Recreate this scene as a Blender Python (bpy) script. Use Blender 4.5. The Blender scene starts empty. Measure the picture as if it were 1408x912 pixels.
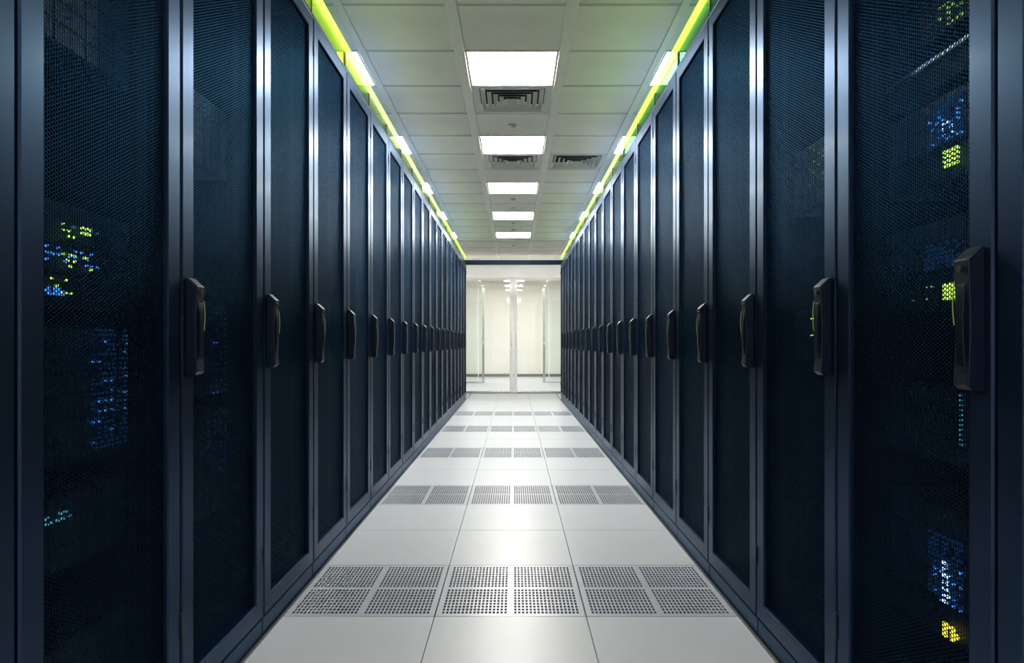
import bpy, bmesh, math, random
import numpy as np
from mathutils import Vector

random.seed(7)
scene = bpy.context.scene
COL = scene.collection

# ------------------------------------------------------------------ camera
FPX, W_IMG, H_IMG = 905.0, 1408.0, 912.0
CAM = Vector((0.015, 0.0, 1.08))
VPX, VPY = 707.0, 472.0
cam_data = bpy.data.cameras.new("camera")
cam_data.sensor_width = 36.0
cam_data.lens = 36.0 * FPX / W_IMG
cam_data.shift_x = -(VPX - W_IMG / 2) / W_IMG
cam_data.shift_y = (VPY - H_IMG / 2) / W_IMG
cam_data.clip_start = 0.05
cam = bpy.data.objects.new("camera", cam_data)
cam.location = CAM
cam.rotation_euler = (math.radians(90), 0, 0)
COL.objects.link(cam)
scene.camera = cam

# ------------------------------------------------------------------ world / exposure
world = bpy.data.worlds.new("world")
scene.world = world
world.use_nodes = True
world.node_tree.nodes["Background"].inputs[0].default_value = (0.02, 0.03, 0.05, 1)
world.node_tree.nodes["Background"].inputs[1].default_value = 0.3
vs = scene.view_settings
vs.view_transform = 'Standard'
vs.look = 'None'
vs.exposure = 0.95
vs.gamma = 1.0
vs.use_curve_mapping = False
LAMP_E = 30.0            # ceiling light panels over the aisle
FAR_E = 20.0             # ceiling light panels in the room behind the glass
scene.cycles.max_bounces = 10
scene.cycles.transparent_max_bounces = 24
scene.cycles.sample_clamp_indirect = 6.0

# ------------------------------------------------------------------ dimensions
HALF = 0.905            # aisle centre to cabinet door face
PITCH = 0.60            # cabinet width
Y0 = 1.22               # front seam of cabinet 0
K0, K1 = -1, 19         # cabinets K0 .. K1-1
CAB_H = 2.595
CEIL = 3.00
GLASS_Y = 14.2
BACK_Y = 21.2
ROOM_X = 2.7
FRONT_Y = -4.4

# ------------------------------------------------------------------ materials
def nmat(name):
    m = bpy.data.materials.new(name)
    m.use_nodes = True
    nt = m.node_tree
    nt.nodes.clear()
    out = nt.nodes.new('ShaderNodeOutputMaterial')
    return m, nt, out

def principled(name, color, rough=0.5, metal=0.0, spec=0.5, noise=0.0, nscale=8.0, rnoise=0.0,
               bump=0.0, bscale=200.0, coat=0.0, stretch=(1, 1, 1), tint=None):
    m, nt, out = nmat(name)
    b = nt.nodes.new('ShaderNodeBsdfPrincipled')
    b.inputs['Base Color'].default_value = (*color, 1)
    b.inputs['Roughness'].default_value = rough
    b.inputs['Metallic'].default_value = metal
    b.inputs['Specular IOR Level'].default_value = spec
    if tint:
        b.inputs['Specular Tint'].default_value = (*tint, 1)
    b.inputs['Coat Weight'].default_value = coat
    b.inputs['Coat Roughness'].default_value = 0.12
    nt.links.new(b.outputs[0], out.inputs[0])
    if noise or rnoise or bump:
        tc = nt.nodes.new('ShaderNodeTexCoord')
        mp = nt.nodes.new('ShaderNodeMapping')
        mp.inputs['Scale'].default_value = stretch
        nt.links.new(tc.outputs['Object'], mp.inputs[0])
        n = nt.nodes.new('ShaderNodeTexNoise')
        n.inputs['Scale'].default_value = nscale
        n.inputs['Detail'].default_value = 4
        nt.links.new(mp.outputs[0], n.inputs[0])
        if noise:
            r = nt.nodes.new('ShaderNodeValToRGB')
            lo = tuple(max(0, c * (1 - noise)) for c in color)
            hi = tuple(min(1, c * (1 + noise)) for c in color)
            r.color_ramp.elements[0].position = 0.3
            r.color_ramp.elements[1].position = 0.7
            r.color_ramp.elements[0].color = (*lo, 1)
            r.color_ramp.elements[1].color = (*hi, 1)
            nt.links.new(n.outputs['Fac'], r.inputs[0])
            nt.links.new(r.outputs[0], b.inputs['Base Color'])
        if rnoise:
            mr = nt.nodes.new('ShaderNodeMapRange')
            mr.inputs[1].default_value = 0.3
            mr.inputs[2].default_value = 0.7
            mr.inputs[3].default_value = max(0.02, rough - rnoise)
            mr.inputs[4].default_value = rough + rnoise
            nt.links.new(n.outputs['Fac'], mr.inputs[0])
            nt.links.new(mr.outputs[0], b.inputs['Roughness'])
        if bump:
            n2 = nt.nodes.new('ShaderNodeTexNoise')
            n2.inputs['Scale'].default_value = bscale
            nt.links.new(tc.outputs['Object'], n2.inputs[0])
            bp = nt.nodes.new('ShaderNodeBump')
            bp.inputs['Strength'].default_value = bump
            bp.inputs['Distance'].default_value = 0.001
            nt.links.new(n2.outputs['Fac'], bp.inputs['Height'])
            nt.links.new(bp.outputs[0], b.inputs['Normal'])
    return m

def emit(name, color, strength):
    m, nt, out = nmat(name)
    e = nt.nodes.new('ShaderNodeEmission')
    e.inputs[0].default_value = (*color, 1)
    e.inputs[1].default_value = strength
    nt.links.new(e.outputs[0], out.inputs[0])
    return m

def glass(name, tint, refl=1.0, rough=0.03, glow=None, haze=0.0):
    """thin pane: tinted transparency + fresnel gloss (+ a little diffuse haze / edge-lit glow)"""
    m, nt, out = nmat(name)
    t = nt.nodes.new('ShaderNodeBsdfTransparent')
    t.inputs[0].default_value = (*tint, 1)
    g = nt.nodes.new('ShaderNodeBsdfGlossy')
    g.inputs['Roughness'].default_value = rough
    f = nt.nodes.new('ShaderNodeFresnel')
    f.inputs[0].default_value = 1.5
    mul = nt.nodes.new('ShaderNodeMath')
    mul.operation = 'MULTIPLY'
    mul.inputs[1].default_value = refl
    nt.links.new(f.outputs[0], mul.inputs[0])
    mx = nt.nodes.new('ShaderNodeMixShader')
    nt.links.new(mul.outputs[0], mx.inputs[0])
    nt.links.new(t.outputs[0], mx.inputs[1])
    nt.links.new(g.outputs[0], mx.inputs[2])
    last = mx
    if haze:
        d = nt.nodes.new('ShaderNodeBsdfTranslucent')
        d.inputs[0].default_value = (0.9, 0.9, 0.88, 1)
        m2 = nt.nodes.new('ShaderNodeMixShader')
        m2.inputs[0].default_value = haze
        nt.links.new(last.outputs[0], m2.inputs[1])
        nt.links.new(d.outputs[0], m2.inputs[2])
        last = m2
    if glow:
        e = nt.nodes.new('ShaderNodeEmission')
        e.inputs[0].default_value = (*glow[0], 1)
        e.inputs[1].default_value = glow[1]
        ad = nt.nodes.new('ShaderNodeAddShader')
        nt.links.new(last.outputs[0], ad.inputs[0])
        nt.links.new(e.outputs[0], ad.inputs[1])
        last = ad
    nt.links.new(last.outputs[0], out.inputs[0])
    return m

M = {}
M['navy'] = principled('navy_painted_metal', (0.017, 0.037, 0.080), 0.33, 0.82, 0.5, noise=0.05, nscale=3, coat=0.03, tint=(0.62, 0.69, 0.77))
M['mesh'] = principled('navy_perforated_metal', (0.0050, 0.0125, 0.0270), 0.32, 0.95, 0.5, noise=0.08, nscale=5, tint=(0.44, 0.52, 0.61))
M['carcass'] = principled('black_cabinet_interior', (0.003, 0.008, 0.018), 0.7, 0.0, 0.1, noise=0.1)
M['plinth'] = principled('dark_blue_plinth', (0.020, 0.037, 0.072), 0.32, 0.7, 0.5, noise=0.06, tint=(0.5, 0.62, 0.8))
M['handle'] = principled('dark_handle_plastic', (0.003, 0.006, 0.013), 0.36, 0.0, 0.35, noise=0.08, nscale=30, tint=(0.55, 0.75, 1.0))
M['grip'] = principled('black_grip', (0.002, 0.004, 0.009), 0.28, 0.0, 0.35, noise=0.08, nscale=30, tint=(0.55, 0.75, 1.0))
M['beam'] = principled('dark_navy_beam', (0.003, 0.009, 0.02), 0.6, 0.0, 0.08, noise=0.05)
M['hinge'] = principled('black_hinge', (0.01, 0.012, 0.016), 0.4, 0.5, 0.5, noise=0.05)
M['tile'] = principled('floor_tile_laminate', (0.455, 0.478, 0.512), 0.35, 0.0, 0.42, noise=0.015, nscale=3, bump=0.04, bscale=350)
M['perf'] = principled('perforated_floor_steel', (0.38, 0.41, 0.46), 0.32, 0.1, 0.5, noise=0.015, nscale=10)
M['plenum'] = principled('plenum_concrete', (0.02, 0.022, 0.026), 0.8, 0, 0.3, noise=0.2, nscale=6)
M['ctile'] = principled('ceiling_tile_mineral', (0.94, 0.90, 0.80), 0.75, 0, 0.3, noise=0.05, nscale=2.2, bump=0.15, bscale=260)
M['runner'] = principled('ceiling_runner_metal', (0.94, 0.91, 0.82), 0.6, 0.0, 0.5, noise=0.03)
M['cross'] = principled('ceiling_cross_bar_metal', (0.60, 0.59, 0.54), 0.5, 0.1, 0.5, noise=0.03)
M['ventw'] = principled('vent_white_paint', (0.66, 0.66, 0.62), 0.45, 0, 0.5, noise=0.05, nscale=12)
M['ventd'] = principled('vent_duct_and_blade_shade', (0.015, 0.02, 0.028), 0.8, 0, 0.2, noise=0.1)
M['lamp'] = emit('lamp_diffuser', (1.0, 0.975, 0.925), LAMP_E)
M['lampfar'] = emit('lamp_diffuser_far_room', (1.0, 0.985, 0.95), FAR_E)
M['wallc'] = principled('cream_wall_paint', (0.78, 0.76, 0.71), 0.7, 0, 0.3, noise=0.02, nscale=1.5)
M['wallroom'] = principled('white_wall_paint', (0.80, 0.79, 0.76), 0.7, 0, 0.3, noise=0.04, nscale=1.5)
M['basebd'] = principled('grey_baseboard', (0.16, 0.155, 0.15), 0.5, 0, 0.4, noise=0.05)
M['white'] = principled('white_door_frame', (0.93, 0.93, 0.91), 0.35, 0, 0.5, noise=0.02)
M['steel'] = principled('brushed_steel', (0.65, 0.65, 0.64), 0.25, 1.0, 0.5, noise=0.08, nscale=40, stretch=(1, 1, 0.05))
M['dglass'] = glass('door_glass', (0.97, 0.985, 0.975), 1.0, 0.02)
M['pglass'] = glass('partition_glass', (0.95, 0.975, 0.965), 1.0, 0.02)
M['rubber'] = principled('black_cable_rubber', (0.012, 0.012, 0.014), 0.45, 0, 0.5, noise=0.1)
M['sprink'] = principled('sprinkler_metal', (0.45, 0.45, 0.42), 0.4, 0.4, 0.5, noise=0.05)
M['strip_y'] = glass('led_strip_yellow_green', (0.45, 0.60, 0.14), 0.5, 0.1, ((0.58, 0.95, 0.15), 0.56))
M['strip_r'] = glass('led_strip_bright_lime', (0.45, 0.60, 0.14), 0.5, 0.1, ((0.54, 1.0, 0.08), 0.78))
M['strip_p'] = glass('led_strip_pale_green', (0.75, 0.80, 0.50), 0.5, 0.1, ((0.66, 0.90, 0.34), 0.30))
M['pane_y'] = glass('acrylic_yellow_green', (0.60, 0.72, 0.10), 0.8, 0.04, ((0.50, 0.68, 0.10), 0.10))
M['pane_g'] = glass('acrylic_emerald', (0.24, 0.40, 0.29), 0.8, 0.04, ((0.08, 0.42, 0.18), 0.05))
M['pane_c'] = glass('acrylic_clear_green', (0.62, 0.74, 0.60), 1.0, 0.04, ((0.25, 0.42, 0.16), 0.05))
M['chassis'] = principled('server_dark_steel', (0.008, 0.016, 0.034), 0.5, 0.6, 0.3, noise=0.15, nscale=20)
M['bay'] = principled('drive_bay_plastic', (0.015, 0.03, 0.07), 0.4, 0.2, 0.5, noise=0.15, nscale=30)
M['alu'] = principled('brushed_aluminium_edge', (0.45, 0.5, 0.58), 0.3, 0.9, 0.5, noise=0.1, nscale=30)
M['led_g'] = emit('led_green', (0.50, 1.0, 0.08), 1.2)
M['led_f'] = emit('led_faint_green', (0.40, 0.8, 0.12), 0.35)
M['led_b'] = emit('led_blue', (0.06, 0.28, 1.0), 0.75)
M['led_w'] = emit('led_blue_white', (0.45, 0.68, 1.0), 1.8)
M['led_c'] = emit('led_cyan', (0.08, 0.45, 0.65), 0.4)
M['led_y'] = emit('led_amber', (1.0, 0.78, 0.04), 1.4)
M['led_d'] = emit('led_dim_blue', (0.02, 0.10, 0.34), 0.14)
M['glint_k'] = emit('handle_glint_green', (0.50, 0.8, 0.25), 0.10)  # reflected green glint on the handles, put in as a faint glow

# ------------------------------------------------------------------ mesh helpers
class MB:
    def __init__(self):
        self.v, self.f = [], []

    def box(self, x0, x1, y0, y1, z0, z1):
        if x0 > x1: x0, x1 = x1, x0
        if y0 > y1: y0, y1 = y1, y0
        b = len(self.v)
        self.v += [(x0, y0, z0), (x1, y0, z0), (x1, y1, z0), (x0, y1, z0),
                   (x0, y0, z1), (x1, y0, z1), (x1, y1, z1), (x0, y1, z1)]
        self.f += [tuple(b + i for i in q) for q in
                   ((0, 3, 2, 1), (4, 5, 6, 7), (0, 1, 5, 4), (1, 2, 6, 5), (2, 3, 7, 6), (3, 0, 4, 7))]
        return self

    def poly(self, pts, faces):
        b = len(self.v)
        self.v += [tuple(p) for p in pts]
        self.f += [tuple(b + i for i in q) for q in faces]
        return self

    def prism(self, prof, axis, a0, a1):
        """extrude 2-D profile along axis; profile coords are the other two axes in order"""
        n = len(prof)
        def P(p, a):
            if axis == 'y': return (p[0], a, p[1])
            if axis == 'x': return (a, p[0], p[1])
            return (p[0], p[1], a)
        b = len(self.v)
        self.v += [P(p, a0) for p in prof] + [P(p, a1) for p in prof]
        self.f += [tuple(b + i for i in range(n)), tuple(b + n + i for i in reversed(range(n)))]
        self.f += [(b + i, b + n + i, b + n + (i + 1) % n, b + (i + 1) % n) for i in range(n)]
        return self

    def tube(self, pts, r, seg=8):
        pts = [Vector(p) for p in pts]
        b = len(self.v)
        n = len(pts)
        for i, p in enumerate(pts):
            d = (pts[min(i + 1, n - 1)] - pts[max(i - 1, 0)]).normalized()
            up = Vector((0, 0, 1)) if abs(d.z) < 0.9 else Vector((1, 0, 0))
            u = d.cross(up).normalized()
            w = u.cross(d).normalized()
            for s in range(seg):
                a = 2 * math.pi * s / seg
                self.v.append(tuple(p + (u * math.cos(a) + w * math.sin(a)) * r))
        for i in range(n - 1):
            for s in range(seg):
                s2 = (s + 1) % seg
                self.f.append((b + i * seg + s, b + i * seg + s2, b + (i + 1) * seg + s2, b + (i + 1) * seg + s))
        self.f.append(tuple(b + s for s in reversed(range(seg))))
        self.f.append(tuple(b + (n - 1) * seg + s for s in range(seg)))
        return self

    def lathe(self, prof, seg=16, c=(0, 0)):
        b = len(self.v)
        for r, z in prof:
            for s in range(seg):
                a = 2 * math.pi * s / seg
                self.v.append((c[0] + r * math.cos(a), c[1] + r * math.sin(a), z))
        for i in range(len(prof) - 1):
            for s in range(seg):
                s2 = (s + 1) % seg
                self.f.append((b + i * seg + s, b + i * seg + s2, b + (i + 1) * seg + s2, b + (i + 1) * seg + s))
        return self

    def mesh(self, name, mat, bevel=0.0, segs=2, smooth=False, recalc=True):
        me = bpy.data.meshes.new(name)
        me.from_pydata(self.v, [], self.f)
        if recalc or bevel:
            bm = bmesh.new()
            bm.from_mesh(me)
            if recalc:
                bmesh.ops.recalc_face_normals(bm, faces=bm.faces)
            if bevel:
                es = [e for e in bm.edges if len(e.link_faces) == 2 and e.calc_face_angle(0) > 0.5]
                bmesh.ops.bevel(bm, geom=es, offset=bevel, segments=segs, affect='EDGES', profile=0.5, clamp_overlap=True)
            bm.to_mesh(me)
            bm.free()
        if smooth:
            for p in me.polygons:
                p.use_smooth = True
        me.materials.append(M[mat])
        return me

def link(name, me, parent=None, loc=(0, 0, 0), rz=0.0):
    o = bpy.data.objects.new(name, me)
    COL.objects.link(o)
    o.location = loc
    o.rotation_euler = (0, 0, rz)
    if parent is not None:
        o.parent = parent
    return o

def tag(o, label, cat, group=None):
    o['label'] = label
    o['category'] = cat
    if group:
        o['group'] = group
    return o

def struct(o, label=None, cat=None):
    o['kind'] = 'structure'
    if label: o['label'] = label
    if cat: o['category'] = cat
    return o

ORD = ['first', 'second', 'third', 'fourth', 'fifth', 'sixth', 'seventh', 'eighth', 'ninth', 'tenth', 'eleventh',
       'twelfth', 'thirteenth', 'fourteenth', 'fifteenth', 'sixteenth', 'seventeenth', 'eighteenth', 'nineteenth', 'twentieth']

# ================================================================== FLOOR
T = 0.60
TY0 = 2.60
ROW0, ROW1 = -5, 20                       # tile rows in the aisle
AY0, AY1 = TY0 + T * ROW0, TY0 + T * ROW1
m = MB()
SE = 0.916                                # the side floor starts under the cabinet plinths
m.box(-ROOM_X, -SE, FRONT_Y, BACK_Y, -0.34, 0.0)
m.box(SE, ROOM_X, FRONT_Y, BACK_Y, -0.34, 0.0)
m.box(-SE, SE, FRONT_Y, AY0, -0.34, 0.0)
m.box(-SE, SE, AY1, BACK_Y, -0.34, 0.0)
floor = struct(link('floor', m.mesh('floor', 'tile')), 'pale grey glossy raised floor of square tiles with perforated rows', 'floor')
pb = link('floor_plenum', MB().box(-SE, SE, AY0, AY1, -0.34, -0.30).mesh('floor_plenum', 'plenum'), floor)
JG = 0.0011
tile_me = MB().box(-T / 2 + JG, T / 2 - JG, -T / 2 + JG, T / 2 - JG, -0.035, 0.0).mesh('floor_tile', 'tile', bevel=0.0015, segs=1)

def perforated_tile():
    m = MB()
    e = T / 2 - 0.0026
    bx, by, mid = 0.020, 0.022, 0.012
    th = 0.003
    xs, ys = [], []
    def spans(lo, hi, n, frac):
        out = []
        p = (hi - lo) / n
        for i in range(n):
            c = lo + p * (i + 0.5)
            out.append((c - p * frac / 2, c + p * frac / 2))
        return out
    hx = spans(-e + bx, -mid, 17, 0.62) + spans(mid, e - bx, 17, 0.62)
    hy = spans(-e + by, -0.010, 9, 0.72) + spans(0.010, e - by, 9, 0.72)
    gx = [-e] + [v for h in hx for v in h] + [e]
    gy = [-e] + [v for h in hy for v in h] + [e]
    nx, ny = len(gx), len(gy)
    for y in gy:
        for x in gx:
            m.v.append((x, y, 0.0))
    low = len(m.v)
    for y in gy:
        for x in gx:
            m.v.append((x, y, -th))
    for j in range(ny - 1):
        for i in range(nx - 1):
            a = (j * nx + i, j * nx + i + 1, (j + 1) * nx + i + 1, (j + 1) * nx + i)
            if i % 2 == 1 and j % 2 == 1:
                for q in range(4):
                    p, r = a[q], a[(q + 1) % 4]
                    m.f.append((p, p + low, r + low, r))
            else:
                m.f.append(a)
    # rim skirt
    m.box(-e, -e + 0.003, -e, e, -0.035, -0.0005)
    m.box(e - 0.003, e, -e, e, -0.035, -0.0005)
    m.box(-e, e, -e, -e + 0.003, -0.035, -0.0005)
    m.box(-e, e, e - 0.003, e, -0.035, -0.0005)
    return m.mesh('perforated_tile', 'perf', recalc=False)
perf_me = perforated_tile()
for k in range(ROW0, ROW1):
    for c in (-1, 0, 1):
        perf = k >= 0 and k % 3 == 0 and k <= 12
        link('perforated_tile' if perf else 'floor_tile', perf_me if perf else tile_me, floor,
             (c * T, TY0 + T * (k + 0.5), random.uniform(-0.0004, 0.0)))

# ================================================================== CEILING
CR, CS = 4.32, 0.59                       # ceiling row phase and step
COLS = [(-1.61, -1.01), (-0.96, -0.38), (-0.31, 0.31), (0.38, 0.96), (1.01, 1.61)]
R0, R1 = -3, 20
CY0, CY1 = CR + CS * R0, CR + CS * R1
ceiling = struct(link('ceiling', MB().box(-ROOM_X, ROOM_X, FRONT_Y, BACK_Y, CEIL + 0.09, CEIL + 0.16).mesh('ceiling', 'ctile')),
                 'off-white suspended ceiling of mineral tiles in a metal grid', 'ceiling')
rm = {}
for a, b in ((-1.01, -0.96), (-0.38, -0.31), (0.31, 0.38), (0.96, 1.01)):
    w = round(b - a, 3)
    if w not in rm:
        mm = MB().box(-w / 2, w / 2, FRONT_Y + 0.02, GLASS_Y + 1.8, CEIL - 0.006, CEIL + 0.03)
        rm[w] = mm.mesh('ceiling_runner', 'runner', bevel=0.003, segs=1)
    link('ceiling_runner', rm[w], ceiling, ((a + b) / 2, 0, 0))
LAMP_ROWS = [r for r in range(-12, 13) if r % 3 == 0 and r not in (-3, -6)]
VENTS = {(1, 2): 1, (4, 2): 1, (4, 3): 1}
tm = {}
def ctile_mesh(w):
    w = round(w, 3)
    if w not in tm:
        g = 0.004
        tm[w] = MB().box(-w / 2 + 0.001, w / 2 - 0.001, -CS / 2 + g, CS / 2 - g, CEIL, CEIL + 0.028).mesh('ceiling_tile', 'ctile', bevel=0.004, segs=1)
    return tm[w]
crossm = {}
for r in range(R0, R1):
    yc = CR + CS * (r + 0.5)
    for ci, (a, b) in enumerate(COLS):
        if (r in LAMP_ROWS and ci in (0, 2, 4)) or (r, ci) in VENTS:
            continue
        link('ceiling_tile', ctile_mesh(b - a), ceiling, ((a + b) / 2, yc, random.uniform(-0.001, 0.001)))
for r in range(R0, R1 + 1):
    for ci, (a, b) in enumerate(COLS):
        w = round(b - a, 3)
        if w not in crossm:
            crossm[w] = MB().box(-w / 2, w / 2, -0.011, 0.011, CEIL - 0.004, CEIL + 0.004).mesh('cross_bar', 'cross')
        link('cross_bar', crossm[w], ceiling, ((a + b) / 2, CR + CS * r, 0))

# ================================================================== WALLS
t = 0.1
struct(link('wall_left', MB().box(-ROOM_X - t, -ROOM_X, FRONT_Y - t, BACK_Y + t, -0.34, CEIL + 0.16).mesh('wall_left', 'wallroom')),
       'plain white wall behind the left cabinet row', 'wall')
struct(link('wall_right', MB().box(ROOM_X, ROOM_X + t, FRONT_Y - t, BACK_Y + t, -0.34, CEIL + 0.16).mesh('wall_right', 'wallroom')),
       'plain white wall behind the right cabinet row', 'wall')
struct(link('wall_front', MB().box(-ROOM_X, ROOM_X, FRONT_Y - t, FRONT_Y, -0.34, CEIL + 0.16).mesh('wall_front', 'wallroom')),
       'plain white wall behind the camera', 'wall')
struct(link('wall_back', MB().box(-ROOM_X, ROOM_X, BACK_Y, BACK_Y + t, -0.34, CEIL + 0.16).mesh('wall_back', 'wallc')),
       'cream painted wall at the far end behind the glass doors', 'wall')
struct(link('baseboard_back', MB().box(-ROOM_X, ROOM_X, BACK_Y - 0.02, BACK_Y, 0.0, 0.09).mesh('baseboard_back', 'basebd', bevel=0.004)),
       'dark grey baseboard along the far cream wall', 'baseboard')
# dark header beam between the cabinet row ends
YE = Y0 + PITCH * K1
struct(link('trim_1', MB().box(-HALF - 0.05, HALF + 0.05, YE + 0.005, YE + 0.085, 2.59, 2.675).mesh('trim_1', 'beam', bevel=0.004)),
       'dark navy header beam across the end of the aisle', 'beam')
struct(link('trim_2', MB().box(-1.63, 1.63, 12.28, 12.33, CEIL - 0.02, CEIL - 0.0065).mesh('trim_2', 'cross', bevel=0.003)),
       'thin grey ceiling trim across the end of the aisle', 'trim')

# ================================================================== GLASS DOORS
DH = 2.48
for i, s in enumerate((-1, 1)):
    d = link('door_%d' % (i + 1), None)
    d.location = (0, GLASS_Y, 0)
    struct(d, '%s leaf of the white framed glass double door at the aisle end' % ('left' if s < 0 else 'right'), 'door')
    x0, x1 = 0.006, 1.25
    fr = MB()
    fr.box(s * x0, s * (x0 + 0.075), -0.025, 0.025, 0.012, DH)
    link('stile', fr.mesh('stile', 'white', bevel=0.004), d)
    fr = MB().box(s * (x1 - 0.06), s * x1, -0.025, 0.025, 0.012, DH)
    link('stile', fr.mesh('stile', 'white', bevel=0.004), d)
    link('bottom_rail', MB().box(s * (x0 + 0.075), s * (x1 - 0.06), -0.02, 0.02, 0.012, 0.045).mesh('bottom_rail', 'steel', bevel=0.003), d)
    link('pane', MB().box(s * (x0 + 0.07), s * (x1 - 0.055), -0.005, 0.005, 0.04, DH - 0.005).mesh('pane', 'dglass'), d)
    hb = MB().tube([(s * 0.045, -0.075, 1.02), (s * 0.045, -0.075, 1.30)], 0.012, 10)
    hb.tube([(s * 0.045, -0.075, 1.06), (s * 0.045, -0.024, 1.06)], 0.008, 8)
    hb.tube([(s * 0.045, -0.075, 1.26), (s * 0.045, -0.024, 1.26)], 0.008, 8)
    link('handle', hb.mesh('handle', 'white', smooth=True), d)
struct(link('trim_3', MB().box(-ROOM_X + 0.001, ROOM_X - 0.001, GLASS_Y - 0.06, GLASS_Y + 0.06, DH + 0.006, 2.84).mesh('trim_3', 'white', bevel=0.006)),
       'white transom panel above the glass double door', 'transom')
struct(link('trim_4', MB().box(-1.26, 1.26, GLASS_Y - 0.04, GLASS_Y + 0.04, 0.0, 0.008).mesh('trim_4', 'basebd')),
       'dark grey door threshold strip under the glass doors', 'threshold')
for i, s in enumerate((-1, 1)):
    w = struct(link('window_%d' % (i + 1), MB().box(s * 1.262, s * (ROOM_X - 0.001), GLASS_Y - 0.005, GLASS_Y + 0.005, 0.0, DH).mesh('window', 'dglass')),
               'fixed glass sidelight on the %s of the double door' % ('left' if s < 0 else 'right'), 'window')
# second glass partition deeper in the far room
PY = 18.0
for i, s in enumerate((-1, 1)):
    w = link('window_%d' % (i + 3), None)
    w.location = (0, PY, 0)
    struct(w, '%s glass partition standing in the bright room beyond the doors' % ('left' if s < 0 else 'right'), 'partition')
    link('pane', MB().box(s * 0.86, s * 2.6, -0.006, 0.006, 0.02, 2.60).mesh('pane', 'pglass'), w)
    link('edge_post', MB().box(s * 0.80, s * 0.86, -0.02, 0.02, 0.0, 2.60).mesh('edge_post', 'steel', bevel=0.004), w)
    link('hinge_post', MB().box(s * 0.955, s * 0.975, -0.012, 0.012, 0.02, 2.60).mesh('hinge_post', 'white', bevel=0.003), w)
    link('bottom_channel', MB().box(s * 0.86, s * 2.6, -0.015, 0.015, 0.0, 0.02).mesh('bottom_channel', 'steel'), w)
    hb = MB().tube([(s * 0.83, -0.06, 0.95), (s * 0.83, -0.06, 1.15)], 0.010, 8)
    hb.tube([(s * 0.83, -0.06, 0.98), (s * 0.83, -0.018, 0.98)], 0.006, 6).tube([(s * 0.83, -0.06, 1.12), (s * 0.83, -0.018, 1.12)], 0.006, 6)
    link('handle', hb.mesh('handle', 'steel', smooth=True), w)

# ================================================================== CABINETS
GAP = 0.005
FRW = 0.066                                # door frame width
DZ0, DZ1 = 0.075, 2.573
DT = 0.028                                 # door thickness
DEPTH = 1.0

def build_frame(s):
    """door frame: two stiles and two rails with a raised bevelled face; x local: 0 = aisle face, s*x inward"""
    y0, y1 = -PITCH / 2 + GAP, PITCH / 2 - GAP
    m = MB()
    m.v = []
    iy0, iy1, iz0, iz1 = y0 + FRW, y1 - FRW, DZ0 + FRW, DZ1 - FRW
    ch = 0.004                              # chamfer
    rings = [
        (DT, y0, y1, DZ0, DZ1), (ch, y0, y1, DZ0, DZ1), (0.0, y0 + ch, y1 - ch, DZ0 + ch, DZ1 - ch),
        (0.0, iy0 - ch, iy1 + ch, iz0 - ch, iz1 + ch), (ch, iy0, iy1, iz0, iz1), (DT, iy0, iy1, iz0, iz1)]
    for x, a, b, c, d in rings:
        m.v += [(s * x, a, c), (s * x, b, c), (s * x, b, d), (s * x, a, d)]
    for r in range(len(rings)):
        r2 = (r + 1) % len(rings)
        for q in range(4):
            m.f.append((r * 4 + q, r * 4 + (q + 1) % 4, r2 * 4 + (q + 1) % 4, r2 * 4 + q))
    return m.mesh('door', 'navy')

def build_carcass(s):
    m = MB()
    y0, y1 = -PITCH / 2 + 0.002, PITCH / 2 - 0.002
    x0 = DT + 0.004
    th = 0.018
    m.box(s * x0, s * DEPTH, y0, y0 + th, 0.07, CAB_H - 0.02)
    m.box(s * x0, s * DEPTH, y1 - th, y1, 0.07, CAB_H - 0.02)
    m.box(s * (DEPTH - th), s * DEPTH, y0 + th, y1 - th, 0.07, CAB_H - 0.02)
    m.box(s * x0, s * DEPTH, y0 + th, y1 - th, 0.07, 0.09)
    # mounting rails
    m.box(s * 0.085, s * 0.10, y0 + th, y0 + 0.068, 0.09, CAB_H - 0.04)
    m.box(s * 0.085, s * 0.10, y1 - 0.068, y1 - th, 0.09, CAB_H - 0.04)
    return m.mesh('carcass', 'carcass')

def build_top(s):
    m = MB().box(s * 0.004, s * DEPTH, -PITCH / 2 + 0.002, PITCH / 2 - 0.002, CAB_H - 0.018, CAB_H)
    return m.mesh('top_panel', 'navy', bevel=0.003)

def build_plinth(s):
    m = MB().box(s * 0.006, s * DEPTH, -PITCH / 2 + 0.002, PITCH / 2 - 0.002, 0.0, 0.068)
    return m.mesh('plinth', 'plinth', bevel=0.004)

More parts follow.
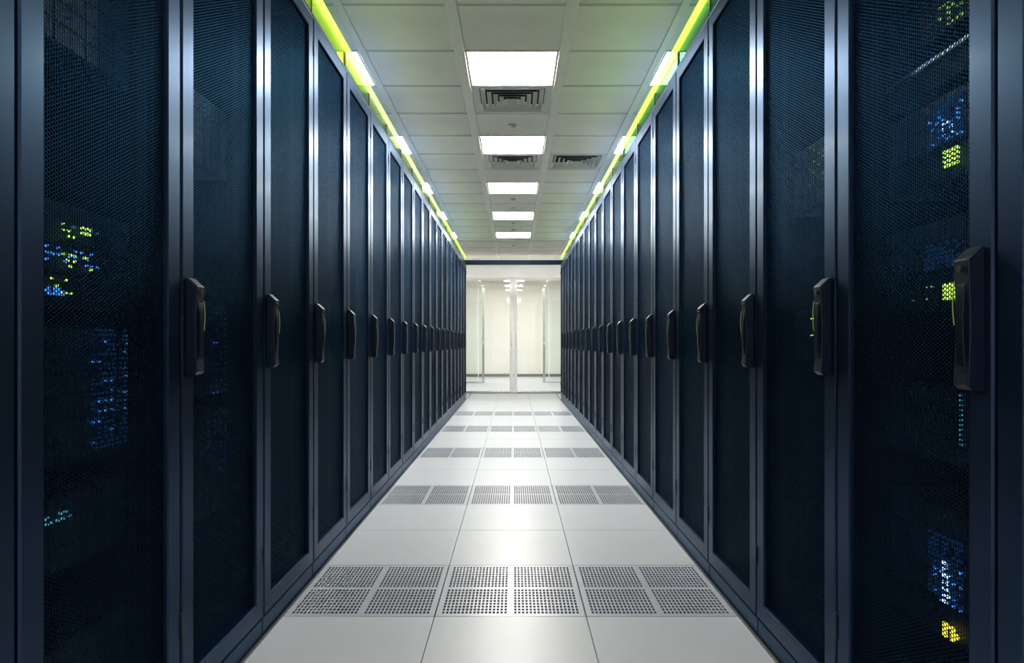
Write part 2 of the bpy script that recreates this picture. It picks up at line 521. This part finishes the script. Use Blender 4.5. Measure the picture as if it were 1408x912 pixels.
def build_perforated():
    """honeycomb sheet in the y-z plane: one hexagonal cell with a hexagonal hole per position"""
    p = 0.0088
    Rr = p / math.sqrt(3)
    ri = Rr * 0.80
    w = PITCH - 2 * GAP - 2 * FRW + 0.016
    h = DZ1 - DZ0 - 2 * FRW + 0.016
    nx = int(w / (1.5 * Rr))
    nz = int(h / p)
    I, J = np.meshgrid(np.arange(nx), np.arange(nz), indexing='ij')
    cy = (I - (nx - 1) / 2) * 1.5 * Rr
    cz = (J - (nz - 1) / 2) * p + (I % 2 - 0.5) * p / 2
    cy, cz = cy.ravel(), cz.ravel()
    n = len(cy)
    a = np.arange(6) * math.pi / 3
    V = np.zeros((n, 18, 3), np.float32)
    for ring, (rad, x) in enumerate(((Rr * 1.002, 0.0), (ri, 0.0), (ri * 0.97, 0.0014))):
        V[:, ring * 6:ring * 6 + 6, 0] = x
        V[:, ring * 6:ring * 6 + 6, 1] = cy[:, None] + rad * np.cos(a)
        V[:, ring * 6:ring * 6 + 6, 2] = cz[:, None] + rad * np.sin(a)
    F = []
    for ring in (0, 1):
        for i in range(6):
            j = (i + 1) % 6
            F.append((ring * 6 + i, (ring + 1) * 6 + i, (ring + 1) * 6 + j, ring * 6 + j))
    F = np.array(F, np.int32)
    allf = (F[None, :, :] + (np.arange(n, dtype=np.int32) * 18)[:, None, None]).reshape(-1, 4)
    me = bpy.data.meshes.new('mesh_panel')
    me.vertices.add(n * 18)
    me.vertices.foreach_set('co', V.ravel())
    nf = len(allf)
    me.loops.add(nf * 4)
    me.loops.foreach_set('vertex_index', allf.ravel())
    me.polygons.add(nf)
    me.polygons.foreach_set('loop_start', np.arange(0, nf * 4, 4, dtype=np.int32))
    me.update(calc_edges=True)
    me.validate()
    me.materials.append(M['mesh'])
    return me

def build_handle(s):
    """tall swing handle housing: sloping top cap, hollowed aisle face"""
    P = -s                                  # towards the aisle
    h0, h1 = 0.990, 1.264
    yw = 0.021
    m = MB()
    prof = [(0.0, h0), (P * 0.024, h0), (P * 0.033, h0 + 0.010), (P * 0.031, h0 + 0.030),
            (P * 0.029, h0 + 0.10), (P * 0.029, h1 - 0.115), (P * 0.031, h1 - 0.060),
            (P * 0.033, h1 - 0.024), (P * 0.008, h1), (0.0, h1)]
    m.prism(prof, 'y', -yw, yw)
    return m.mesh('handle', 'handle', bevel=0.0022, segs=2)

def build_grip(s):
    P = -s
    h0, h1 = 0.990, 1.264
    pts = []
    n = 12
    prof_o, prof_i = [], []
    for i in range(n + 1):
        u = i / n
        z = h0 + 0.036 + u * (h1 - h0 - 0.096)
        bow = math.sin(math.pi * u)
        prof_o.append((P * (0.029 + 0.0065 * bow ** 0.7), z))
        prof_i.append((P * (0.018 + 0.010 * bow), z))
    m = MB().prism(prof_o + prof_i[::-1], 'y', -0.011, 0.013)
    return m.mesh('grip', 'grip', bevel=0.0015, segs=1)

def build_lock(s):
    P = -s
    m = MB()
    z, n = 1.223, 12
    ring = [(math.cos(2 * math.pi * i / n) * 0.007, math.sin(2 * math.pi * i / n) * 0.007 + z) for i in range(n)]
    m.prism(ring, 'x', P * 0.033, P * 0.0365)
    return m.mesh('lock', 'hinge', bevel=0.0008, segs=1)

def build_glint(s):  # added glowing thread in place of the green strip's glint on the handle
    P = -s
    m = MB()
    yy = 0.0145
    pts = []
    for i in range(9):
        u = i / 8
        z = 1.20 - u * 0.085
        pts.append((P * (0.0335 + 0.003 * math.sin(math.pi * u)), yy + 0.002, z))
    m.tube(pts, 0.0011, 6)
    return m.mesh('glint_line', 'glint_k')

def build_hinge(s):
    m = MB()
    for z in (0.30, 2.43):
        m.box(-s * 0.004, s * 0.012, PITCH / 2 - 0.009, PITCH / 2 + 0.004, z - 0.035, z + 0.035)
    return m

perf_panel = build_perforated()
PARTS = {}
for s in (-1, 1):
    PARTS[s] = dict(door=build_frame(s), carcass=build_carcass(s), top=build_top(s), plinth=build_plinth(s),
                    handle=build_handle(s), grip=build_grip(s), lock=build_lock(s), status=build_glint(s))  # status holds the added glint line
    PARTS[s]['hinge'] = MB().box(-s * 0.005, s * 0.012, -0.005, 0.005, -0.035, 0.035).mesh('hinge', 'hinge', bevel=0.002)

mid_z = (DZ0 + DZ1) / 2
for s in (-1, 1):
    side = 'left' if s < 0 else 'right'
    for k in range(K0, K1):
        yc = Y0 + PITCH * (k + 0.5)
        cab = link('server_cabinet', None)
        cab.location = (s * HALF, yc, 0)
        n = k - K0
        if n == 0:
            lab = 'dark navy server cabinet cut off by the %s edge of the picture' % side
        elif n == K1 - K0 - 1:
            lab = 'navy server cabinet at the far end of the %s row beside the glass doors' % side
        else:
            lab = 'navy server cabinet with tall mesh door, %s from the camera in the %s row' % (ORD[n], side)
        tag(cab, lab, 'server cabinet', 'server cabinets lining the aisle')
        P = PARTS[s]
        link('carcass', P['carcass'], cab)
        link('top_panel', P['top'], cab)
        link('plinth', P['plinth'], cab)
        door = link('door', P['door'], cab)
        link('mesh_panel', perf_panel, door, (s * 0.012, 0, mid_z), 0.0 if s > 0 else math.pi)
        for z in (0.30, 2.43):
            link('hinge', P['hinge'], door, (0, PITCH / 2 - 0.003, z))
        if not (s < 0 and k == 0):
            hd = link('handle', P['handle'], cab, (0, -PITCH / 2 + 0.045, 0))
            link('grip', P['grip'], hd)
            link('lock', P['lock'], hd)
            st = link('glint_line', P['status'], hd)
            st['label'] = 'thin green glint line painted along the handle edge'

# ------------------------------------------------------------------ servers inside the near cabinets
SX = 1.012                                  # server faceplate plane
def face_pt(s, px, py):
    """a pixel seen through the mesh -> (y, z) on the faceplate plane"""
    d = SX - s * CAM.x
    y = d * FPX / abs(px - VPX)
    return y, CAM.z + (VPY - py) / FPX * y

def server(s, k, z0, z1, label, leds=(), group='servers behind the mesh doors', bays=8, edge=None):
    yc = Y0 + PITCH * (k + 0.5)
    o = link('rack_server', None)
    o.location = (s * SX, yc, z0)
    tag(o, label, 'server', group)
    h = z1 - z0
    hw = 0.225
    link('chassis', MB().box(s * 0.012, s * 0.70, -hw, hw, 0.0, h).mesh('chassis', 'chassis', bevel=0.003, segs=1), o)
    fp = link('faceplate', MB().box(s * 0.002, s * 0.012, -hw - 0.012, hw + 0.012, 0.001, h - 0.001).mesh('faceplate', 'chassis', bevel=0.001, segs=1), o)
    if bays:
        bw = (2 * hw - 0.02) / bays
        rows = max(1, int(h / 0.05))
        rh = (h - 0.008) / rows
        bm_ = MB().box(0, s * 0.006, -bw / 2 + 0.002, bw / 2 - 0.002, 0.003, rh - 0.003).mesh('drive_bay', 'bay', bevel=0.001, segs=1)
        for r in range(rows):
            for i in range(bays):
                link('drive_bay', bm_, fp, (-s * 0.002, -hw + 0.01 + bw * (i + 0.5), 0.004 + r * rh))
    if edge:
        link('front_edge', MB().box(-s * 0.012, s * 0.002, -hw, hw, h - 0.012, h - 0.002).mesh('front_edge', edge, bevel=0.001, segs=1), o)
    for mat, pts, size in leds:
        mm = MB()
        for (yy, zz) in pts:
            yy = min(max(yy, yc - 0.21), yc + 0.21)
            if not z0 + 0.005 < zz < z1 - 0.005:
                continue
            a = size * random.uniform(0.8, 1.15)
            mm.box(-s * 0.009, -s * 0.003, yy - yc - a / 2, yy - yc + a / 2, zz - z0 - a / 2, zz - z0 + a / 2)
        q = link('indicator_lights', mm.mesh('indicator_lights', mat, recalc=True), o)
        q['kind'] = 'stuff'
        q['label'] = {'led_f': 'faint green dots', 'led_g': 'cluster of green status lights', 'led_b': 'cluster of blue status lights', 'led_w': 'row of blue-white status lights',
                      'led_c': 'row of cyan status lights', 'led_y': 'cluster of amber status lights', 'led_d': 'dim blue glowing panel lights'}[mat]
    return o

def grid(s, x0, x1, y0, y1, nx, ny, keep=1.0):
    out = []
    ya, za = face_pt(s, x0, (y0 + y1) / 2)
    yb, zb = face_pt(s, x1, (y0 + y1) / 2)
    ymid, zt = face_pt(s, (x0 + x1) / 2, y0)
    _, zb2 = face_pt(s, (x0 + x1) / 2, y1)
    for i in range(nx):
        for j in range(ny):
            if random.random() <= keep:
                u = i / max(1, nx - 1)
                v = j / max(1, ny - 1)
                out.append((ya + (yb - ya) * u, zt + (zb2 - zt) * v))
    return out

def run_servers(s, k, units):
    side = 'left' if s < 0 else 'right'
    for (z0, z1, lab, leds, bays, edge) in units:
        server(s, k, z0, z1, lab, leds, bays=bays, edge=edge)

nearL = 'in the nearest fully seen cabinet on the left'
nearR = 'in the nearest fully seen cabinet on the right'
run_servers(-1, 0, [
    (0.22, 0.40, 'dark low server with faint green dots ' + nearL, [('led_g', grid(-1, 60, 88, 822, 834, 4, 2, 0.6), 0.004)], 8, None),
    (0.56, 0.74, 'server with a cyan light row ' + nearL, [('led_c', grid(-1, 58, 92, 708, 716, 9, 2, 0.8), 0.005)], 6, None),
    (0.80, 1.12, 'tall blue lit storage unit ' + nearL, [('led_b', grid(-1, 124, 150, 470, 606, 4, 11, 0.4), 0.004),
        ('led_d', grid(-1, 124, 186, 448, 610, 16, 26, 0.5), 0.005), ('led_c', grid(-1, 168, 184, 440, 560, 2, 12, 0.5), 0.004)], 8, None),
    (1.165, 1.235, 'switch with mixed blue and green lights ' + nearL, [('led_b', grid(-1, 58, 82, 396, 404, 6, 3, 0.7), 0.005),
        ('led_g', grid(-1, 60, 94, 384, 402, 6, 3, 0.3), 0.004)], 0, None),
    (1.24, 1.30, 'switch with a row of yellow-green lights ' + nearL, [('led_g', grid(-1, 84, 121, 353, 368, 9, 3, 0.30), 0.0048),
        ('led_b', grid(-1, 60, 130, 345, 362, 10, 3, 0.4), 0.005)], 0, None),
    (1.305, 1.40, 'upper switch with green light block ' + nearL, [('led_g', grid(-1, 110, 120, 315, 322, 3, 2, 1.0), 0.006),
        ('led_g', grid(-1, 84, 98, 310, 340, 3, 5, 0.35), 0.0045), ('led_c', grid(-1, 62, 130, 312, 336, 9, 2, 0.5), 0.0045)], 0, None),
    (1.75, 2.10, 'unlit dark server near the top ' + nearL, [('led_d', grid(-1, 75, 200, 60, 150, 12, 6, 0.4), 0.004)], 8, None),
])
run_servers(-1, 1, [
    (0.50, 0.86, 'server with a dim blue panel ' + 'in the second fully seen cabinet, left', [('led_d', grid(-1, 284, 345, 560, 640, 9, 14, 0.5), 0.006)], 8, None),
    (0.90, 1.22, 'storage unit with dim blue dots in the second fully seen cabinet, left', [('led_d', grid(-1, 288, 345, 425, 550, 10, 18, 0.6), 0.006),
        ('led_b', grid(-1, 292, 296, 430, 540, 2, 9, 0.4), 0.003)], 8, None),
    (1.66, 1.90, 'server with cyan edge light in the second fully seen cabinet, left', [('led_c', grid(-1, 279, 286, 140, 190, 2, 8, 0.7), 0.004)], 8, None),
])
run_servers(1, 0, [
    (0.395, 0.47, 'bottom unit with amber light block ' + nearR, [('led_y', grid(1, 1303, 1319, 864, 885, 4, 4, 0.8), 0.0085)], 0, None),
    (0.48, 0.70, 'tall unit with blue-white light column ' + nearR, [('led_w', grid(1, 1302, 1307, 775, 846, 2, 9, 0.7), 0.007),
        ('led_d', grid(1, 1282, 1325, 740, 838, 10, 14, 0.8), 0.0065), ('led_b', grid(1, 1290, 1324, 780, 840, 5, 7, 0.5), 0.0045)], 6, None),
    (0.80, 0.98, 'unlit middle server ' + nearR, [('led_c', grid(1, 1325, 1326, 537, 612, 1, 12, 0.9), 0.003)], 8, None),
    (1.16, 1.245, 'unit with bright green light grid ' + nearR, [('led_g', grid(1, 1303, 1315, 392, 410, 4, 4, 0.95), 0.0075),
        ('led_f', grid(1, 1245, 1300, 396, 412, 9, 4, 0.15), 0.003)], 0, None),
    (1.25, 1.37, 'dim blue panel unit ' + nearR, [('led_d', grid(1, 1277, 1322, 335, 385, 10, 9, 0.7), 0.0065)], 6, None),
    (1.455, 1.53, 'unit with a small green light grid ' + nearR, [('led_g', grid(1, 1303, 1320, 206, 226, 4, 4, 0.9), 0.006)], 0, None),
    (1.535, 1.66, 'upper unit with blue-white lights ' + nearR, [('led_w', grid(1, 1302, 1326, 165, 202, 5, 6, 0.35), 0.0055),
        ('led_b', grid(1, 1282, 1326, 150, 205, 10, 9, 0.35), 0.005), ('led_d', grid(1, 1280, 1326, 140, 212, 12, 14, 0.7), 0.006)], 6, None),
    (1.685, 1.755, 'slim unit with pale metal edge ' + nearR, [], 0, 'alu'),
    (1.80, 1.96, 'topmost unit with faint green dots ' + nearR, [('led_f', grid(1, 1296, 1326, 0, 30, 6, 5, 0.5), 0.004)], 0, None),
])
run_servers(1, 1, [
    (1.02, 1.20, 'unit with two yellow-green dot rows in the second fully seen cabinet, right',
     [('led_g', grid(1, 1118, 1127, 438, 461, 3, 2, 0.9), 0.0045), ('led_g', grid(1, 1120, 1133, 410, 425, 3, 3, 0.4), 0.004)], 8, None),
    (1.53, 1.75, 'unit with scattered green dots in the second fully seen cabinet, right',
     [('led_f', grid(1, 1116, 1134, 190, 250, 4, 9, 0.5), 0.004)], 8, None),
])

# ================================================================== CONTAINMENT PANELS WITH LIGHT STRIPS
ST0, ST1 = 2.685, 2.746
for s in (-1, 1):
    side = 'left' if s < 0 else 'right'
    pane_me = {}
    for k in range(1, K1):
        ya, yb = -PITCH / 2 + 0.002, PITCH / 2 - 0.002
        yc = Y0 + PITCH * (k + 0.5)
        if s < 0:
            sm = 'strip_y' if yc < 4.3 or yc > 8.8 else 'strip_p'
            pm = 'pane_y' if yc < 3.9 else 'pane_c'
        else:
            sm = 'strip_r' if yc < 5.4 else ('strip_y' if yc > 8.5 else 'strip_p')
            pm = 'pane_g' if yc < 5.3 else 'pane_c'
        c = {'pane_y': 'yellow-green', 'pane_g': 'emerald green', 'pane_c': 'clear greenish'}[pm]
        o = link('light_panel', None)
        o.location = (s * (HALF + 0.012), yc, CAB_H)
        tag(o, '%s acrylic strip-light panel on top of the %s cabinet from the camera, %s row' % (c, ORD[k - K0], side), 'light panel', 'strip-light panels on the cabinet tops')
        if pm not in pane_me:
            pane_me[pm] = MB().box(0, s * 0.008, ya, yb, 0.0, ST0 - CAB_H).mesh('pane', pm)
        if sm not in pane_me:
            pane_me[sm] = MB().box(-s * 0.004, s * 0.012, ya, yb, ST0 - CAB_H, ST1 - CAB_H).mesh('light_strip', sm, bevel=0.003)
        if 'clip' not in pane_me:
            pane_me['clip'] = MB().box(-s * 0.003, s * 0.011, ya, ya + 0.006, 0.0, ST0 - CAB_H).mesh('clip', 'hinge', bevel=0.001, segs=1)
        link('pane', pane_me[pm], o)
        link('light_strip', pane_me[sm], o)
        link('clip', pane_me['clip'], o)

# loose black cables on the cabinet tops
def cable(s, y, label, shape):
    x = s * (HALF + 0.045)
    if shape == 'lean':
        pts = [(x + s * 0.05, y - 0.02, 2.605), (x + s * 0.0, y + 0.02, 2.66), (x + s * 0.002, y + 0.16, 2.64), (x + s * 0.002, y + 0.30, 2.615), (x + s * 0.05, y + 0.36, 2.605)]
        r = 0.009
    else:
        pts = [(x + s * 0.05 * (i / 14), y + 0.10 * math.sin(i * 0.55), 2.606 + 0.06 * abs(math.sin(i * 0.28))) for i in range(15)]
        r = 0.006
    m = MB()
    # smooth the path
    out = [Vector(p) for p in pts]
    for _ in range(2):
        q = [out[0]]
        for a, b in zip(out, out[1:]):
            q += [a * 0.75 + b * 0.25, a * 0.25 + b * 0.75]
        out = q + [out[-1]]
    o = link('cable', m.tube(out, r, 8).mesh('cable', 'rubber', smooth=True))
    tag(o, label, 'cable', 'loose cables on the cabinet tops')
cable(-1, 4.95, 'thick black cable lying on the left cabinet tops, nearest of the two', 'lean')
cable(-1, 6.85, 'thick black cable lying on the left cabinet tops, farther of the two', 'lean')
cable(1, 6.75, 'thin black cable loop on the right cabinet tops, farther from the camera', 'loop')
cable(1, 4.9, 'thin black cable loop on the right cabinet tops, nearer the camera', 'loop')

# ================================================================== CEILING LIGHTS
def lamp_meshes(w, mat):
    hw, hh = w / 2 - 0.002, CS / 2 - 0.004
    f = MB()
    fw = 0.014
    f.box(-hw, -hw + fw, -hh, hh, -0.002, 0.028)
    f.box(hw - fw, hw, -hh, hh, -0.002, 0.028)
    f.box(-hw + fw, hw - fw, -hh, -hh + fw, -0.002, 0.028)
    f.box(-hw + fw, hw - fw, hh - fw, hh, -0.002, 0.028)
    d = MB().box(-hw + fw, hw - fw, -hh + fw, hh - fw, 0.0, 0.012)
    return f.mesh('frame', 'ventw'), d.mesh('diffuser', mat)
lm_c = lamp_meshes(0.62, 'lamp')
lm_o = lamp_meshes(0.60, 'lamp')
def ceiling_light(x, y, meshes, label):
    o = link('ceiling_light', None)
    o.location = (x, y, CEIL)
    tag(o, label, 'ceiling light', 'square ceiling light panels')
    link('frame', meshes[0], o)
    link('diffuser', meshes[1], o)
rows_c = [r for r in LAMP_ROWS]
vis = 0
for r in rows_c:
    y = CR + CS * (r + 0.5)
    if r >= 0:
        where = ['nearest', 'second', 'third', 'fourth', 'farthest'][r // 3]
        ceiling_light(0, y, lm_c, 'bright square ceiling light, %s in the line down the aisle centre' % where)
    else:
        ceiling_light(0, y, lm_c, 'ceiling light over the aisle behind the camera, %s one back' % ORD[(-r) // 3 - 3])
    for s in (-1, 1):
        side = 'left' if s < 0 else 'right'
        if r >= 0:
            ceiling_light(s * 1.31, y, lm_o, 'ceiling light above the %s cabinet tops, %s of its line' % (side, ['nearest', 'second', 'third', 'fourth', 'farthest'][r // 3]))
for i, (x, y) in enumerate([(-1.33, 15.6), (0, 15.6), (1.33, 15.6), (-1.33, 18.9), (0, 18.9), (1.33, 18.9)]):
    if i == 0:
        lm_f = lamp_meshes(0.60, 'lampfar')
    o = link('ceiling_light', None)
    o.location = (x, y, CEIL - 0.002)
    tag(o, 'ceiling light in the far room beyond the glass, %s %s' % (['left', 'middle', 'right'][i % 3], 'front' if i < 3 else 'rear'), 'ceiling light', 'square ceiling light panels')
    link('frame', lm_f[0], o)
    link('diffuser', lm_f[1], o)

# ================================================================== VENTS
def vent(x, y, w, label):
    o = link('ceiling_vent', None)
    o.location = (x, y, CEIL)
    tag(o, label, 'air vent', 'square ceiling diffusers')
    hw, hh = w / 2 - 0.003, CS / 2 - 0.004
    in_ = 0.25
    f = MB()
    f.box(-hw, -in_, -hh, hh, -0.002, 0.006)
    f.box(in_, hw, -hh, hh, -0.002, 0.006)
    f.box(-in_, in_, -hh, -in_, -0.002, 0.006)
    f.box(-in_, in_, in_, hh, -0.002, 0.006)
    link('frame', f.mesh('frame', 'ventw'), o)
    link('duct', MB().box(-in_ - 0.02, in_ + 0.02, -in_ - 0.02, in_ + 0.02, 0.070, 0.078).mesh('duct', 'ventd'), o)
    for i in range(5):
        ro = in_ - 0.008 - i * 0.048
        rin = ro - 0.028
        zb, zt = -0.006, 0.032
        m = MB()
        v = []
        for r_, z in ((ro, zb), (rin, zt), (rin - 0.002, zt), (ro - 0.004, zb)):
            v += [(-r_, -r_, z), (r_, -r_, z), (r_, r_, z), (-r_, r_, z)]
        fs = []
        for a in range(4):
            b = (a + 1) % 4
            for q in range(4):
                fs.append((a * 4 + q, a * 4 + (q + 1) % 4, b * 4 + (q + 1) % 4, b * 4 + q))
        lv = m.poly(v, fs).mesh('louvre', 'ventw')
        lv.materials.append(M['ventd'])                  # shade between the blades, painted onto their upper faces
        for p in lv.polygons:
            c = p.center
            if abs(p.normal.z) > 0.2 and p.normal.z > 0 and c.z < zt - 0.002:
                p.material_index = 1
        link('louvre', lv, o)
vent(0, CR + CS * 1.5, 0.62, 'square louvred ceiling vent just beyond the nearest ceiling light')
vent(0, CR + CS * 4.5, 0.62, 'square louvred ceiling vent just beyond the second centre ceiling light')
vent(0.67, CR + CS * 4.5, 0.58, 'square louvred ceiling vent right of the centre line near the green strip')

# ================================================================== SPRINKLERS
spr = MB().lathe([(0.0, 0.0), (0.040, 0.0), (0.037, -0.005), (0.014, -0.008), (0.010, -0.014), (0.020, -0.016), (0.020, -0.019), (0.0, -0.019)], 16).mesh('sprinkler_head', 'sprink', smooth=False)
SPR = [(0, 2, 'second', 'between the nearest vent and second centre light'),
       (0, 7, '', 'just beyond the third centre ceiling light'), (0, 8, '', 'before the fourth centre ceiling light'),
       (0, 10, '', 'just beyond the fourth centre ceiling light'), (0, 11, '', 'just before the farthest centre ceiling light'),
       (0, 14, '', 'on the dim ceiling before the dark header beam')]
for x, r, _, where in SPR:
    o = link('sprinkler_head', spr, None, (x, CR + CS * (r + 0.5), CEIL - 0.001))
    tag(o, 'small metal sprinkler head %s' % where, 'sprinkler', 'ceiling sprinkler heads')
